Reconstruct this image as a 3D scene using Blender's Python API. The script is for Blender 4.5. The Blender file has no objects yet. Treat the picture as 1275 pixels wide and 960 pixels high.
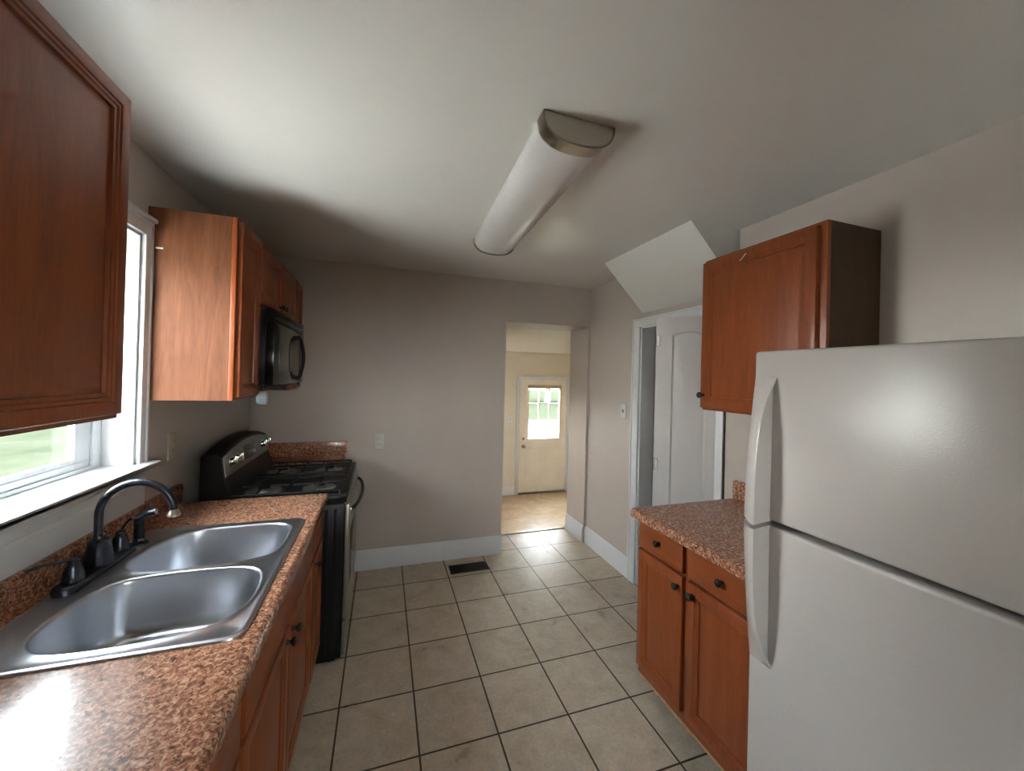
import bpy, bmesh, math, random
from mathutils import Vector, Matrix, noise
random.seed(7)
SC = bpy.context.scene
COL = SC.collection
PI = math.pi

# ------------------------------------------------------------ dimensions (metres)
XL, XR, YB, YF, ZC = -0.754, 2.003, -0.034, -4.4, 2.387   # kitchen shell
FW = (.55, .90, 1.18, 1.90)                                # small window added behind the camera to light the back wall
TH = 0.354                                                 # back wall thickness
DX0, DX1, DZ = 1.168, 1.979, 2.026                         # opening in the back wall
PF, PC, PY = -0.515, 1.975, 3.10                           # porch floor, ceiling, far wall
TILE = 0.333

# ------------------------------------------------------------ materials
def new_mat(name):
    m = bpy.data.materials.new(name); m.use_nodes = True
    nt = m.node_tree; b = nt.nodes['Principled BSDF']
    return m, nt, b
def setp(b, **k):
    for n, v in k.items():
        n = {'color': 'Base Color', 'rough': 'Roughness', 'metal': 'Metallic', 'spec': 'Specular IOR Level', 'trans': 'Transmission Weight',
             'coat': 'Coat Weight', 'coat_rough': 'Coat Roughness', 'ior': 'IOR', 'aniso': 'Anisotropic', 'sub': 'Subsurface Weight'}[n]
        if n == 'Base Color': v = (*v, 1)
        b.inputs[n].default_value = v
def coords(nt, scale=(1, 1, 1), kind='Object', rot=(0, 0, 0)):
    tc = nt.nodes.new('ShaderNodeTexCoord'); mp = nt.nodes.new('ShaderNodeMapping')
    mp.inputs['Scale'].default_value = scale; mp.inputs['Rotation'].default_value = rot
    nt.links.new(tc.outputs[kind], mp.inputs['Vector']); return mp.outputs['Vector']
def world_coords(nt, scale=(1, 1, 1)):
    g = nt.nodes.new('ShaderNodeNewGeometry'); mp = nt.nodes.new('ShaderNodeMapping'); mp.inputs['Scale'].default_value = scale
    nt.links.new(g.outputs['Position'], mp.inputs['Vector']); return mp.outputs['Vector']
def noise_tex(nt, vec, scale, detail=4, rough=.5, dist=0):
    n = nt.nodes.new('ShaderNodeTexNoise'); n.inputs['Scale'].default_value = scale; n.inputs['Detail'].default_value = detail
    n.inputs['Roughness'].default_value = rough; n.inputs['Distortion'].default_value = dist
    nt.links.new(vec, n.inputs['Vector']); return n.outputs['Fac']
def ramp(nt, fac, stops):
    r = nt.nodes.new('ShaderNodeValToRGB'); e = r.color_ramp.elements
    while len(e) < len(stops): e.new(.5)
    for i, (p, c) in enumerate(stops):
        e[i].position = p; e[i].color = (*c, 1)
    nt.links.new(fac, r.inputs['Fac']); return r.outputs['Color']
def bump(nt, b, h, strength=.2, dist=.001, prev=None):
    n = nt.nodes.new('ShaderNodeBump'); n.inputs['Strength'].default_value = strength; n.inputs['Distance'].default_value = dist
    nt.links.new(h, n.inputs['Height'])
    if prev: nt.links.new(prev, n.inputs['Normal'])
    nt.links.new(n.outputs['Normal'], b.inputs['Normal']); return n.outputs['Normal']
def mixc(nt, fac, a, c, mode='MIX'):
    m = nt.nodes.new('ShaderNodeMix'); m.data_type = 'RGBA'; m.blend_type = mode
    for s, v in ((m.inputs[0], fac), (m.inputs[6], a), (m.inputs[7], c)):
        if isinstance(v, (int, float)): s.default_value = v
        elif isinstance(v, tuple): s.default_value = (*v, 1)
        else: nt.links.new(v, s)
    return m.outputs[2]
def plain(name, color, rough=.5, metal=0, nscale=0, nstr=.1, var=.06, **k):
    m, nt, b = new_mat(name); setp(b, color=color, rough=rough, metal=metal, **k)
    v = world_coords(nt)
    f = noise_tex(nt, v, 3.1, 3)
    c = ramp(nt, f, [(.3, tuple(x*(1-var) for x in color)), (.7, tuple(min(1, x*(1+var)) for x in color))])
    nt.links.new(c, b.inputs['Base Color'])
    if nscale: bump(nt, b, noise_tex(nt, v, nscale, 3), nstr, .0015)
    return m
WALL = plain('wall_paint', (.48, .42, .372), .42, nscale=160, nstr=.10, var=.02)
CEIL = plain('ceiling_paint', (.70, .682, .648), .27, nscale=90, nstr=.03, var=.015)
PORCHW = plain('porch_paint', (.64, .575, .46), .45, nscale=120, nstr=.08, var=.02)
TRIM = plain('trim_white', (.64, .645, .65), .3, nscale=60, nstr=.03, var=.02)
DOORW = plain('door_white', (.54, .51, .495), .35, nscale=60, nstr=.03, var=.02)
VINYL = plain('vinyl_white', (.60, .62, .635), .3, var=.01)
FRIDGE = None
BLACK = plain('black_enamel', (.007, .007, .007), .34, var=.1, spec=.22)
BLACKM = plain('black_cast_iron', (.010, .010, .010), .6, nscale=300, nstr=.2, var=.2, spec=.25)
BLACKGL = plain('black_glass', (.014, .015, .014), .08, var=.02, spec=.35)
BRONZE = plain('dark_bronze', (.045, .047, .06), .26, .75, var=.25)
KNOBM = plain('knob_bronze', (.035, .028, .022), .3, .6, var=.3)
CHROME = plain('chrome', (.72, .72, .70), .14, 1, var=.03)
NICKEL = plain('brushed_nickel', (.36, .31, .25), .3, 1, nscale=200, nstr=.05, var=.08)
STAINF = plain('range_stainless', (.36, .365, .33), .3, 1, var=.05)
PLATE = plain('switch_plate', (.62, .59, .54), .35, var=.02)
PLATEB = plain('beige_plate', (.45, .40, .30), .4, var=.03)
SLOT = plain('slot_dark', (.03, .027, .022), .6)
BRASS = plain('aged_brass', (.35, .28, .18), .3, 1, var=.1)
DARKIN = plain('dark_void', (.01, .009, .008), .8)
VENTM = plain('vent_brown', (.035, .025, .018), .5, .3, var=.2)
GREYP = plain('grey_plastic', (.24, .24, .23), .4, var=.1)
BLUEP = plain('pale_blue_plastic', (.17, .20, .24), .4, var=.1)
BLIND = plain('tan_blind', (.42, .33, .20), .6, var=.15)
ALU = plain('threshold_metal', (.45, .42, .36), .35, .9, var=.05)
CONC = plain('concrete', (.455, .44, .415), .9, nscale=20, nstr=.2, var=.1)
ASPH = plain('worn_asphalt', (.04, .039, .038), .95, var=.15, spec=0)
SIDING = plain('siding', (.6, .6, .6), .7, var=.03)
BARK = plain('bark', (.09, .065, .045), .9, nscale=30, nstr=.6, var=.3)
ROOFM = plain('roof_slab', (.3, .3, .3), .9)

def granite(name, dark=1.0):
    m, nt, b = new_mat(name)
    v = world_coords(nt)
    n1 = noise_tex(nt, v, 105, 5, .65, .8)
    c1 = ramp(nt, n1, [(.30, (.035, .018, .012)), (.43, (.17, .068, .038)), (.52, (.36, .16, .095)), (.60, (.52, .29, .18)), (.74, (.68, .47, .33))])
    vo = nt.nodes.new('ShaderNodeTexVoronoi'); vo.inputs['Scale'].default_value = 130; nt.links.new(v, vo.inputs['Vector'])
    f2 = ramp(nt, vo.outputs['Distance'], [(.18, (1, 1, 1)), (.34, (0, 0, 0))])
    n3 = noise_tex(nt, v, 40, 3)
    f3 = ramp(nt, n3, [(.48, (0, 0, 0)), (.6, (1, 1, 1))])
    f = mixc(nt, 1.0, f2, f3, 'MULTIPLY')
    c = mixc(nt, f, c1, (.035, .02, .016))
    nt.links.new(c, b.inputs['Base Color']); setp(b, rough=.24, spec=.4, coat=.18, coat_rough=.14)
    bump(nt, b, n1, .12, .0006)
    return m
GRAN = granite('granite_laminate')

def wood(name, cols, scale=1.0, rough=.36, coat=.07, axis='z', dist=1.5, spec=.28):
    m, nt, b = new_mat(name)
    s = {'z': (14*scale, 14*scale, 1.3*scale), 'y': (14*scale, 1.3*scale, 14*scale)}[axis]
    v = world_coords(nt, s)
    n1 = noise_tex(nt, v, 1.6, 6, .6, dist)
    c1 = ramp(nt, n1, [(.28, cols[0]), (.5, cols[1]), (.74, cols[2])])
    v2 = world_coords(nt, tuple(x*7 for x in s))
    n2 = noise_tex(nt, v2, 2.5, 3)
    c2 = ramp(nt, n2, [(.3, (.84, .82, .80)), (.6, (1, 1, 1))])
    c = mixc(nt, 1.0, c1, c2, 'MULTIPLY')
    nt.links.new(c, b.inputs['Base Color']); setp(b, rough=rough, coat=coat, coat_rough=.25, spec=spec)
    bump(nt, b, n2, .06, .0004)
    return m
CHERRY = wood('cherry_wood', [(.195, .047, .0145), (.235, .058, .0175), (.275, .071, .0215)])
CHERRYH = wood('cherry_wood_rail', [(.195, .047, .0145), (.235, .058, .0175), (.275, .071, .0215)], axis='y')
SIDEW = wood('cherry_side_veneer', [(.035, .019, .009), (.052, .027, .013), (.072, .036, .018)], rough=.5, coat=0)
VENEER = wood('light_veneer', [(.092, .028, .0095), (.12, .040, .0150), (.145, .055, .022)], .6, .62, 0, dist=3.0, spec=.2)
RAWW = wood('raw_wood', [(.45, .28, .14), (.55, .36, .2), (.62, .44, .26)], 1, .7, 0)
BARKIN = DARKIN

def steel():
    m, nt, b = new_mat('sink_stainless'); setp(b, color=(.56, .57, .60), metal=1, rough=.3)
    return m
STEEL = steel()

def tile_floor():
    m, nt, b = new_mat('floor_tile')
    v = world_coords(nt)
    br = nt.nodes.new('ShaderNodeTexBrick'); br.offset = 0; br.squash = 1
    br.inputs['Scale'].default_value = 1; br.inputs['Brick Width'].default_value = TILE; br.inputs['Row Height'].default_value = TILE
    br.inputs['Mortar Size'].default_value = .0044; br.inputs['Mortar Smooth'].default_value = .25; br.inputs['Bias'].default_value = 0
    br.inputs['Color1'].default_value = (.96, .96, .96, 1); br.inputs['Color2'].default_value = (1.03, 1.03, 1.03, 1); br.inputs['Mortar'].default_value = (0, 0, 0, 1)
    nt.links.new(v, br.inputs['Vector'])
    n1 = noise_tex(nt, v, 9, 6, .62, .6)
    c1 = ramp(nt, n1, [(.28, (.43, .35, .255)), (.5, (.52, .435, .33)), (.72, (.60, .52, .41))])
    n2 = noise_tex(nt, v, 70, 3)
    c2 = ramp(nt, n2, [(.3, (.88, .88, .88)), (.7, (1.06, 1.06, 1.06))])
    c = mixc(nt, 1.0, c1, c2, 'MULTIPLY'); c = mixc(nt, 1.0, c, br.outputs['Color'], 'MULTIPLY')
    c = mixc(nt, br.outputs['Fac'], c, (.034, .020, .012))
    nt.links.new(c, b.inputs['Base Color']); setp(b, spec=.45)
    r = nt.nodes.new('ShaderNodeMapRange'); r.inputs[1].default_value = .3; r.inputs[2].default_value = .7; r.inputs[3].default_value = .26; r.inputs[4].default_value = .42
    nt.links.new(n1, r.inputs[0]); nt.links.new(r.outputs[0], b.inputs['Roughness'])
    inv = nt.nodes.new('ShaderNodeMath'); inv.operation = 'SUBTRACT'; inv.inputs[0].default_value = 1; nt.links.new(br.outputs['Fac'], inv.inputs[1])
    p = bump(nt, b, inv.outputs[0], .5, .002)
    bump(nt, b, n1, .1, .002, p)
    return m
TILES = tile_floor()
def porch_floor():
    m, nt, b = new_mat('porch_vinyl')
    v = world_coords(nt, (1, 1, 1)); n1 = noise_tex(nt, v, 6, 5, .6, .8)
    c1 = ramp(nt, n1, [(.3, (.31, .20, .11)), (.5, (.38, .26, .15)), (.7, (.45, .33, .205))])
    nt.links.new(c1, b.inputs['Base Color']); setp(b, rough=.35); return m
PORCHF = porch_floor()
def fridge_mat():
    m, nt, b = new_mat('fridge_pebbled_white'); setp(b, color=(.445, .408, .382), rough=.26, spec=.5)
    v = world_coords(nt); vo = nt.nodes.new('ShaderNodeTexVoronoi'); vo.inputs['Scale'].default_value = 260; vo.feature = 'SMOOTH_F1'
    nt.links.new(v, vo.inputs['Vector']); bump(nt, b, vo.outputs['Distance'], .22, .0009)
    return m
FRIDGE = fridge_mat()
FRSM = plain('fridge_smooth_white', (.445, .412, .388), .25, var=.01)
GASKET = plain('gasket_grey', (.16, .16, .15), .6)
def diffuser():
    m, nt, b = new_mat('acrylic_diffuser'); setp(b, color=(.66, .63, .62), rough=.16, spec=.5, trans=.12)
    v = world_coords(nt); bump(nt, b, noise_tex(nt, v, 10, 2), .03, .001); return m
DIFF = diffuser()
def glass():
    m, nt, b = new_mat('window_glass')
    nt.nodes.remove(b); o = nt.nodes['Material Output']
    t = nt.nodes.new('ShaderNodeBsdfTransparent'); t.inputs[0].default_value = (.93, .95, .94, 1)
    g = nt.nodes.new('ShaderNodeBsdfGlossy'); g.inputs['Roughness'].default_value = .02
    lw = nt.nodes.new('ShaderNodeLayerWeight'); pw = nt.nodes.new('ShaderNodeMath'); pw.operation = 'POWER'; pw.inputs[1].default_value = 5
    f = nt.nodes.new('ShaderNodeMath'); f.operation = 'MULTIPLY_ADD'; f.inputs[1].default_value = .94; f.inputs[2].default_value = .04
    nt.links.new(lw.outputs['Facing'], pw.inputs[0]); nt.links.new(pw.outputs[0], f.inputs[0])
    mx = nt.nodes.new('ShaderNodeMixShader'); nt.links.new(f.outputs[0], mx.inputs[0]); nt.links.new(t.outputs[0], mx.inputs[1]); nt.links.new(g.outputs[0], mx.inputs[2])
    nt.links.new(mx.outputs[0], o.inputs[0]); return m
GLASS = glass()
def grass():
    m, nt, b = new_mat('lawn'); v = world_coords(nt)
    c = mixc(nt, 1.0, ramp(nt, noise_tex(nt, v, .9, 6, .7), [(.3, (.0105, .0125, .0085)), (.5, (.0140, .0160, .0110)), (.7, (.0180, .0190, .0140))]), ramp(nt, noise_tex(nt, v, 25, 3), [(.3, (.8, .8, .8)), (.7, (1.1, 1.1, 1.1))]), 'MULTIPLY')
    nt.links.new(c, b.inputs['Base Color']); setp(b, rough=1, spec=0); return m
GRASS = grass()
def foliage():
    m, nt, b = new_mat('foliage'); v = world_coords(nt)
    c = ramp(nt, noise_tex(nt, v, 2.2, 8, .75), [(.35, (.004, .008, .003)), (.5, (.015, .03, .008)), (.64, (.04, .065, .018))])
    nt.links.new(c, b.inputs['Base Color']); setp(b, rough=1, spec=0); bump(nt, b, noise_tex(nt, v, 3, 6), 1, .3); return m
LEAF = foliage()

# ------------------------------------------------------------ mesh builder
class MB:
    def __init__(s): s.bm = bmesh.new()
    def faces(s, vs, fs):
        bv = [s.bm.verts.new(v) for v in vs]
        out = []
        for f in fs:
            try: out.append(s.bm.faces.new([bv[i] for i in f]))
            except ValueError: pass
        bmesh.ops.recalc_face_normals(s.bm, faces=out)
        return bv, out
    def box(s, x0, x1, y0, y1, z0, z1, bev=0, seg=2):
        x0, x1 = sorted((x0, x1)); y0, y1 = sorted((y0, y1)); z0, z1 = sorted((z0, z1))
        vs = [(x, y, z) for x in (x0, x1) for y in (y0, y1) for z in (z0, z1)]
        bv, f = s.faces(vs, [(0, 1, 3, 2), (4, 6, 7, 5), (0, 4, 5, 1), (2, 3, 7, 6), (0, 2, 6, 4), (1, 5, 7, 3)])
        if bev:
            es = list({e for q in f for e in q.edges})
            bmesh.ops.bevel(s.bm, geom=es, offset=min(bev, .45*min(x1-x0, y1-y0, z1-z0)), segments=seg, affect='EDGES', profile=.5)
        return s
    def rings(s, rs, cap0=True, cap1=True, close=True):
        n = len(rs[0]); vs = [p for r in rs for p in r]; fs = []
        for i in range(len(rs)-1):
            for j in range(n if close else n-1):
                k = (j+1) % n
                fs.append((i*n+j, i*n+k, (i+1)*n+k, (i+1)*n+j))
        if cap0: fs.append(tuple(range(n)))
        if cap1: fs.append(tuple((len(rs)-1)*n+j for j in range(n)))
        s.faces(vs, fs); return s
    def tube(s, path, r, seg=12, caps=True, flat=None):
        path = [Vector(p) for p in path]; rr = r if isinstance(r, (list, tuple)) else [r]*len(path)
        rs = []; up = None
        for i, p in enumerate(path):
            t = (path[min(i+1, len(path)-1)] - path[max(i-1, 0)]).normalized()
            if up is None:
                up = Vector((0, 0, 1)) if abs(t.z) < .9 else Vector((1, 0, 0))
            a = t.cross(up).normalized(); up = a.cross(t).normalized()
            q = flat if flat else 1
            rs.append([p + a*math.cos(2*PI*k/seg)*rr[i] + up*math.sin(2*PI*k/seg)*rr[i]*q for k in range(seg)])
        s.rings(rs, caps, caps); return s
    def lathe(s, prof, c, axis=(0, 0, 1), seg=20):
        ax = Vector(axis).normalized(); a = ax.orthogonal().normalized(); b = ax.cross(a); c = Vector(c)
        rs = [[c + ax*h + (a*math.cos(2*PI*k/seg) + b*math.sin(2*PI*k/seg))*max(r, 1e-5) for k in range(seg)] for r, h in prof]
        s.rings(rs); return s
    def prism(s, poly, d0, d1, axis='y'):
        def P(u, v, d): return {'y': (u, d, v), 'x': (d, u, v), 'z': (u, v, d)}[axis]
        s.rings([[P(u, v, d0) for u, v in poly], [P(u, v, d1) for u, v in poly]]); return s
    def sphere(s, c, r, sc=(1, 1, 1), seg=16):
        ret = bmesh.ops.create_uvsphere(s.bm, u_segments=seg, v_segments=seg//2+2, radius=r)
        for v in ret['verts']: v.co = Vector(c) + Vector((v.co.x*sc[0], v.co.y*sc[1], v.co.z*sc[2]))
        return s
    def grid_wall(s, axis, d0, d1, u0, u1, v0, v1, holes):
        """wall slab between d0 and d1 with rectangular holes (ua,ub,va,vb)"""
        us = sorted({u0, u1, *[h[0] for h in holes], *[h[1] for h in holes]}); vs = sorted({v0, v1, *[h[2] for h in holes], *[h[3] for h in holes]})
        solid = {}
        for i in range(len(us)-1):
            for j in range(len(vs)-1):
                cu, cv = (us[i]+us[i+1])/2, (vs[j]+vs[j+1])/2
                solid[i, j] = not any(h[0] < cu < h[1] and h[2] < cv < h[3] for h in holes)
        vert = {}
        def V(i, j, k):
            if (i, j, k) not in vert:
                d = (d0, d1)[k]; u = us[i]; v = vs[j]
                vert[i, j, k] = s.bm.verts.new({'x': (d, u, v), 'y': (u, d, v), 'z': (u, v, d)}[axis])
            return vert[i, j, k]
        fs = []
        for (i, j), ok in solid.items():
            if not ok: continue
            for k in (0, 1): fs.append(s.bm.faces.new([V(i, j, k), V(i+1, j, k), V(i+1, j+1, k), V(i, j+1, k)]))
            for di, dj, a, b in ((-1, 0, (i, j), (i, j+1)), (1, 0, (i+1, j), (i+1, j+1)), (0, -1, (i, j), (i+1, j)), (0, 1, (i, j+1), (i+1, j+1))):
                if not solid.get((i+di, j+dj), False): fs.append(s.bm.faces.new([V(*a, 0), V(*b, 0), V(*b, 1), V(*a, 1)]))
        bmesh.ops.recalc_face_normals(s.bm, faces=fs); return s
    def build(s, name, mat, parent=None, smooth=35):
        me = bpy.data.meshes.new(name)
        off = world_of(parent) if parent else Vector((0, 0, 0))
        if off.length: bmesh.ops.translate(s.bm, verts=s.bm.verts[:], vec=-off)
        s.bm.normal_update(); s.bm.to_mesh(me); s.bm.free()
        me.materials.append(mat)
        if smooth:
            for p in me.polygons: p.use_smooth = True
            me.set_sharp_from_angle(angle=math.radians(smooth))
        o = bpy.data.objects.new(name, me); COL.objects.link(o)
        if parent: o.parent = parent
        return o
def world_of(o):
    v = Vector((0, 0, 0))
    while o: v += o.location; o = o.parent
    return v
def thing(name, label, cat, loc, group=None):
    o = bpy.data.objects.new(name, None); COL.objects.link(o); o.location = loc; o.empty_display_size = .05
    o['label'] = label; o['category'] = cat
    if group: o['group'] = group
    return o
def tag(o, label, cat, group=None, kind=None):
    o['label'] = label; o['category'] = cat
    if group: o['group'] = group
    if kind: o['kind'] = kind
    return o
def struct(o, label=None):
    o['kind'] = 'structure'
    if label: o['label'] = label
    return o
def dup(o, loc, label, group=None):
    r = o.copy(); COL.objects.link(r); r.location = loc; r['label'] = label
    if group: r['group'] = group
    for ch in [c for c in bpy.data.objects if c.parent == o]:
        c = ch.copy(); COL.objects.link(c); c.parent = r
        for g in [q for q in bpy.data.objects if q.parent == ch]:
            d = g.copy(); COL.objects.link(d); d.parent = c
    return r
def B(*a, **k): return MB().box(*a, **k)

# ------------------------------------------------------------ room shell
WY0, WY1, WZ0, WZ1 = -2.03, -1.381, 1.165, 2.062            # window opening in the left wall
XLo = XL-.16
struct(MB().grid_wall('x', XLo, XL, YF-.15, YB+TH, -.02, ZC+.02, [(WY0, WY1, WZ0-.025, WZ1)]).build('wall_left', WALL, smooth=0))
CY0, CY1, CZ = -1.510, -.79, 1.945                          # closet opening
struct(MB().grid_wall('x', XR, XR+.115, YF-.15, YB, -.02, ZC+.02, [(CY0, CY1, -.02, CZ)]).build('wall_right', WALL, smooth=0))
bw = MB().grid_wall('y', YB, YB+TH, XL-.1, DX1, -.02, ZC+.02, [(DX0, DX1, -.02, DZ)])
bw.box(DX1, XR+.115, YB, YB+TH, -.02, ZC+.02)
struct(bw.build('wall_back', WALL, smooth=0))
struct(MB().grid_wall('y', YF-.15, YF, XLo, XR+.115, -.02, ZC+.02, [FW]).build('wall_front', WALL, smooth=0))
struct(B(XLo, XR+.9, YF-.15, YB+TH+.0, ZC, ZC+.12).build('ceiling', CEIL, smooth=0))
struct(B(XLo, XR+.12, YF-.15, YB+TH+.035, -.09, 0).build('floor', TILES, smooth=0))
# closet behind the folded door
cw = MB(); cw.box(XR+.115, XR+.85, CY1+.12, CY1+.2, -.02, ZC); cw.box(XR+.115, XR+.85, CY0-.2, CY0-.12, -.02, ZC); cw.box(XR+.85, XR+.93, CY0-.2, CY1+.2, -.02, ZC)
cw.box(XR+.115, XR+.85, CY0-.12, CY1+.12, 2.2, 2.26)
struct(cw.build('wall_closet', WALL, smooth=0))
struct(B(XR+.12, XR+.85, CY0-.12, CY1+.12, -.09, -.001).build('floor_closet', TILES, smooth=0))
# sloped soffit under the stairs
so = MB().prism([(1.664, ZC+.01), (1.664, ZC), (XR+.003, 2.046), (XR+.003, ZC+.01)], -1.632, -.80)
struct(so.build('ceiling_slope', CEIL, smooth=0))
# enclosed porch beyond the opening, two steps down
PX0, PX1 = .35, 3.75
p = MB().grid_wall('y', PY, PY+.14, PX0-.14, PX1+.14, PF-.05, PC+.05, [(2.437, 3.352, PF-.05, 1.499)])
p.grid_wall('x', PX0-.14, PX0, YB+TH, PY, PF-.05, PC+.05, [(1.35, 2.05, .8, 1.35)])
p.box(PX1, PX1+.14, YB+TH, PY, PF-.05, PC+.05)
struct(p.build('wall_porch', PORCHW, smooth=0))
q = MB().box(XR+.115, PX1+.14, YB+TH-.12, YB+TH, PF-.05, PC+.05); q.box(PX0-.14, XR+.115, YB+TH-.03, YB+TH-.001, PF-.05, -.09)
struct(q.build('wall_step', PORCHW, smooth=0))
pc = MB(); pc.rings([[(x, YB+TH, DZ-.002), (x, PY+.14, PC-.002), (x, PY+.14, PC+.2), (x, YB+TH, PC+.2)] for x in (PX0-.14, PX1+.14)]); struct(pc.build('ceiling_porch', CEIL, smooth=0))
struct(B(PX0-.14, PX1+.14, YB+TH-.12, PY+.14, PF-.1, PF).build('floor_porch', PORCHF, smooth=0))

def base_prof(sgn, wall, h=.155, t=.016):
    """profile in (across, z); sgn = direction into the room"""
    return [(wall, 0.0), (wall+sgn*t, 0.0), (wall+sgn*t, h-.035), (wall+sgn*(t-.004), h-.028), (wall+sgn*(t-.004), h-.016), (wall+sgn*(t-.010), h-.004), (wall+sgn*.004, h), (wall, h)]
bb = MB()
pr = base_prof(-1, YB)
bb.rings([[(x, y, z) for y, z in pr] for x in (-.095, .66)]); bb.rings([[(x, y, z) for y, z in pr] for x in (.6615, DX0)])
struct(bb.build('baseboard_back', TRIM))
bb = MB(); pr = base_prof(-1, XR)
bb.rings([[(x, y, z) for x, z in pr] for y in (-.705, YB-.0)])
bb.rings([[(x, y, z) for x, z in base_prof(-1, DX1)] for y in (YB, YB+TH-.005)])
bb.rings([[(x, y, z) for x, z in base_prof(-1, XR)] for y in (-1.652, -1.568)])
struct(bb.build('baseboard_right', TRIM))
bb = MB(); bb.rings([[(x, y, z+PF) for y, z in base_prof(-1, PY)] for x in (PX0, 2.376)]); bb.rings([[(x, y, z+PF) for y, z in base_prof(-1, PY)] for x in (3.413, PX1)])
struct(bb.build('baseboard_porch', TRIM))
struct(B(DX0, DX1-.016, YB+TH-.005, YB+TH+.037, 0, .006, bev=.002).build('trim_1', ALU))   # threshold strip at the step

# casing with a raised outer bead, given as path of a rectangular frame in a plane
def casing(mb, plane, d, out, u0, u1, v0, v1, w, t=.018, bottom=False, wtop=None, w0=None):
    """flat casing around opening u0..u1, v0..v1; plane 'x' means constant x=d; out = direction of thickness"""
    wt = wtop or w; w0 = w0 or w
    def bx(a0, a1, b0, b1, tt, lo=0):
        lo_ = d; hi_ = d+out*tt
        if plane == 'x': mb.box(lo_, hi_, a0, a1, b0, b1, bev=.003)
        else: mb.box(a0, a1, lo_, hi_, b0, b1, bev=.003)
    bx(u0-w0, u0, v0, v1, t); bx(u1, u1+w, v0, v1, t); bx(u0-w0, u1+w, v1, v1+wt, t)
    bx(u0-w0, u0-w0+.014, v0, v1+wt, t+.006); bx(u1+w-.014, u1+w, v0, v1+wt, t+.006); bx(u0-w0, u1+w, v1+wt-.014, v1+wt, t+.006)
    if bottom: bx(u0-w, u1+w, v0-w, v0, t)

# ------------------------------------------------------------ window over the sink
win = MB(); FX = XL-.095                                   # inner face of the vinyl unit
for y0, y1 in ((WY0, WY0+.052), (WY1-.052, WY1)): win.box(FX-.07, FX, y0, y1, WZ0, WZ1, bev=.002)
for y0, y1 in ((WY0+.052, WY0+.056), (WY1-.056, WY1-.052)): win.box(FX-.07, FX-.006, y0, y1, WZ0, WZ1)
win.box(FX-.07, FX, WY0+.05, WY1-.05, WZ1-.045, WZ1, bev=.002); win.box(FX-.07, FX, WY0+.05, WY1-.05, WZ0, WZ0+.014, bev=.002)
W1 = struct(win.build('window_1', VINYL))
s = MB(); sx0, sx1 = FX-.03, FX-.008; a0, a1 = WY0+.056, WY1-.056; zm = 1.60
for (z0, z1, x0, x1, rb, rt) in ((WZ0+.012, zm, sx0, sx1, .04, .035), (zm-.03, WZ1-.045, sx0-.028, sx1-.028, .035, .04)):
    s.box(x0, x1, a0, a0+.075, z0, z1, bev=.003); s.box(x0, x1, a1-.075, a1, z0, z1, bev=.003)
    s.box(x0, x1, a0+.07, a1-.07, z0, z0+rb, bev=.003); s.box(x0, x1, a0+.07, a1-.07, z1-rt, z1, bev=.003)
s.box(sx1-.003, sx1+.004, a0, a1, WZ0+.03, WZ0+.036)
s.build('window_sash', VINYL, W1)
g = MB(); g.box(sx0+.009, sx0+.012, a0+.07, a1-.07, WZ0+.05, zm-.03); g.box(sx0-.019, sx0-.016, a0+.07, a1-.07, zm, WZ1-.08)
g.build('window_glass', GLASS, W1, smooth=0)
j = MB(); j.box(FX, XL+.001, WY0, WY0+.012, WZ0, WZ1); j.box(FX, XL+.001, WY1-.012, WY1, WZ0, WZ1); j.box(FX, XL+.001, WY0, WY1, WZ1-.012, WZ1)
struct(j.build('trim_2', TRIM))
c = MB(); casing(c, 'x', XL, 1, WY0, WY1, WZ0, WZ1, .047, .017, wtop=.055)
c.box(XL, XL+.034, WY0-.062, WY1+.060, WZ1+.055, WZ1+.073, bev=.005)
struct(c.build('trim_3', TRIM))
st = MB(); st.box(XLo+.02, XL+.001, WY0+.0005, WY1-.0005, WZ0-.024, WZ0-.0005); st.box(FX-.001, XL+.056, WY0+.001, WY1-.001, WZ0-.020, WZ0-.0002); st.box(XL+.0005, XL+.056, WY0-.09, WY1+.075, WZ0-.026, WZ0+.0004, bev=.008)
struct(st.build('trim_4', TRIM))
ap = MB(); ap.box(XL, XL+.016, WY0-.06, WY1+.045, .998, WZ0-.026, bev=.003); ap.box(XL, XL+.022, WY0-.06, WY1+.045, 1.075, 1.088, bev=.003); ap.box(XL, XL+.021, WY0-.06, WY1+.045, 1.115, WZ0-.026, bev=.004)
struct(ap.build('trim_5', TRIM))
# added window in the unseen front wall, brings up the back wall
w3 = MB(); a, b_, c_, d_ = FW
for u0, u1 in ((a, a+.035), (b_-.035, b_)): w3.box(u0, u1, YF-.12, YF-.05, c_, d_)
for v0, v1 in ((c_, c_+.035), (d_-.035, d_), ((c_+d_)/2-.015, (c_+d_)/2+.015)): w3.box(a+.035, b_-.035, YF-.115, YF-.055, v0, v1)
W3 = struct(w3.build('added_window_3', VINYL)); B(a+.03, b_-.03, YF-.088, YF-.084, c_+.03, d_-.03).build('window_glass', GLASS, W3, smooth=0)
c = MB(); casing(c, 'y', YF, 1, a, b_, c_, d_, .07, .017, bottom=True); struct(c.build('trim_6', TRIM))
# added porch side window, out of view, brightens the porch
w3 = MB()
for xx in (PX0-.1,):
    y0, y1, z0, z1 = (1.35, 2.05, .8, 1.35)
    for u in (y0, (y0+y1)/2-.03, y1-.06): w3.box(xx, xx+.05, u, u+.06, z0, z1)
    for v in (z0, z1-.06): w3.box(xx, xx+.05, y0, y1, v, v+.06)
struct(w3.build('added_window_2', VINYL))

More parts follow.
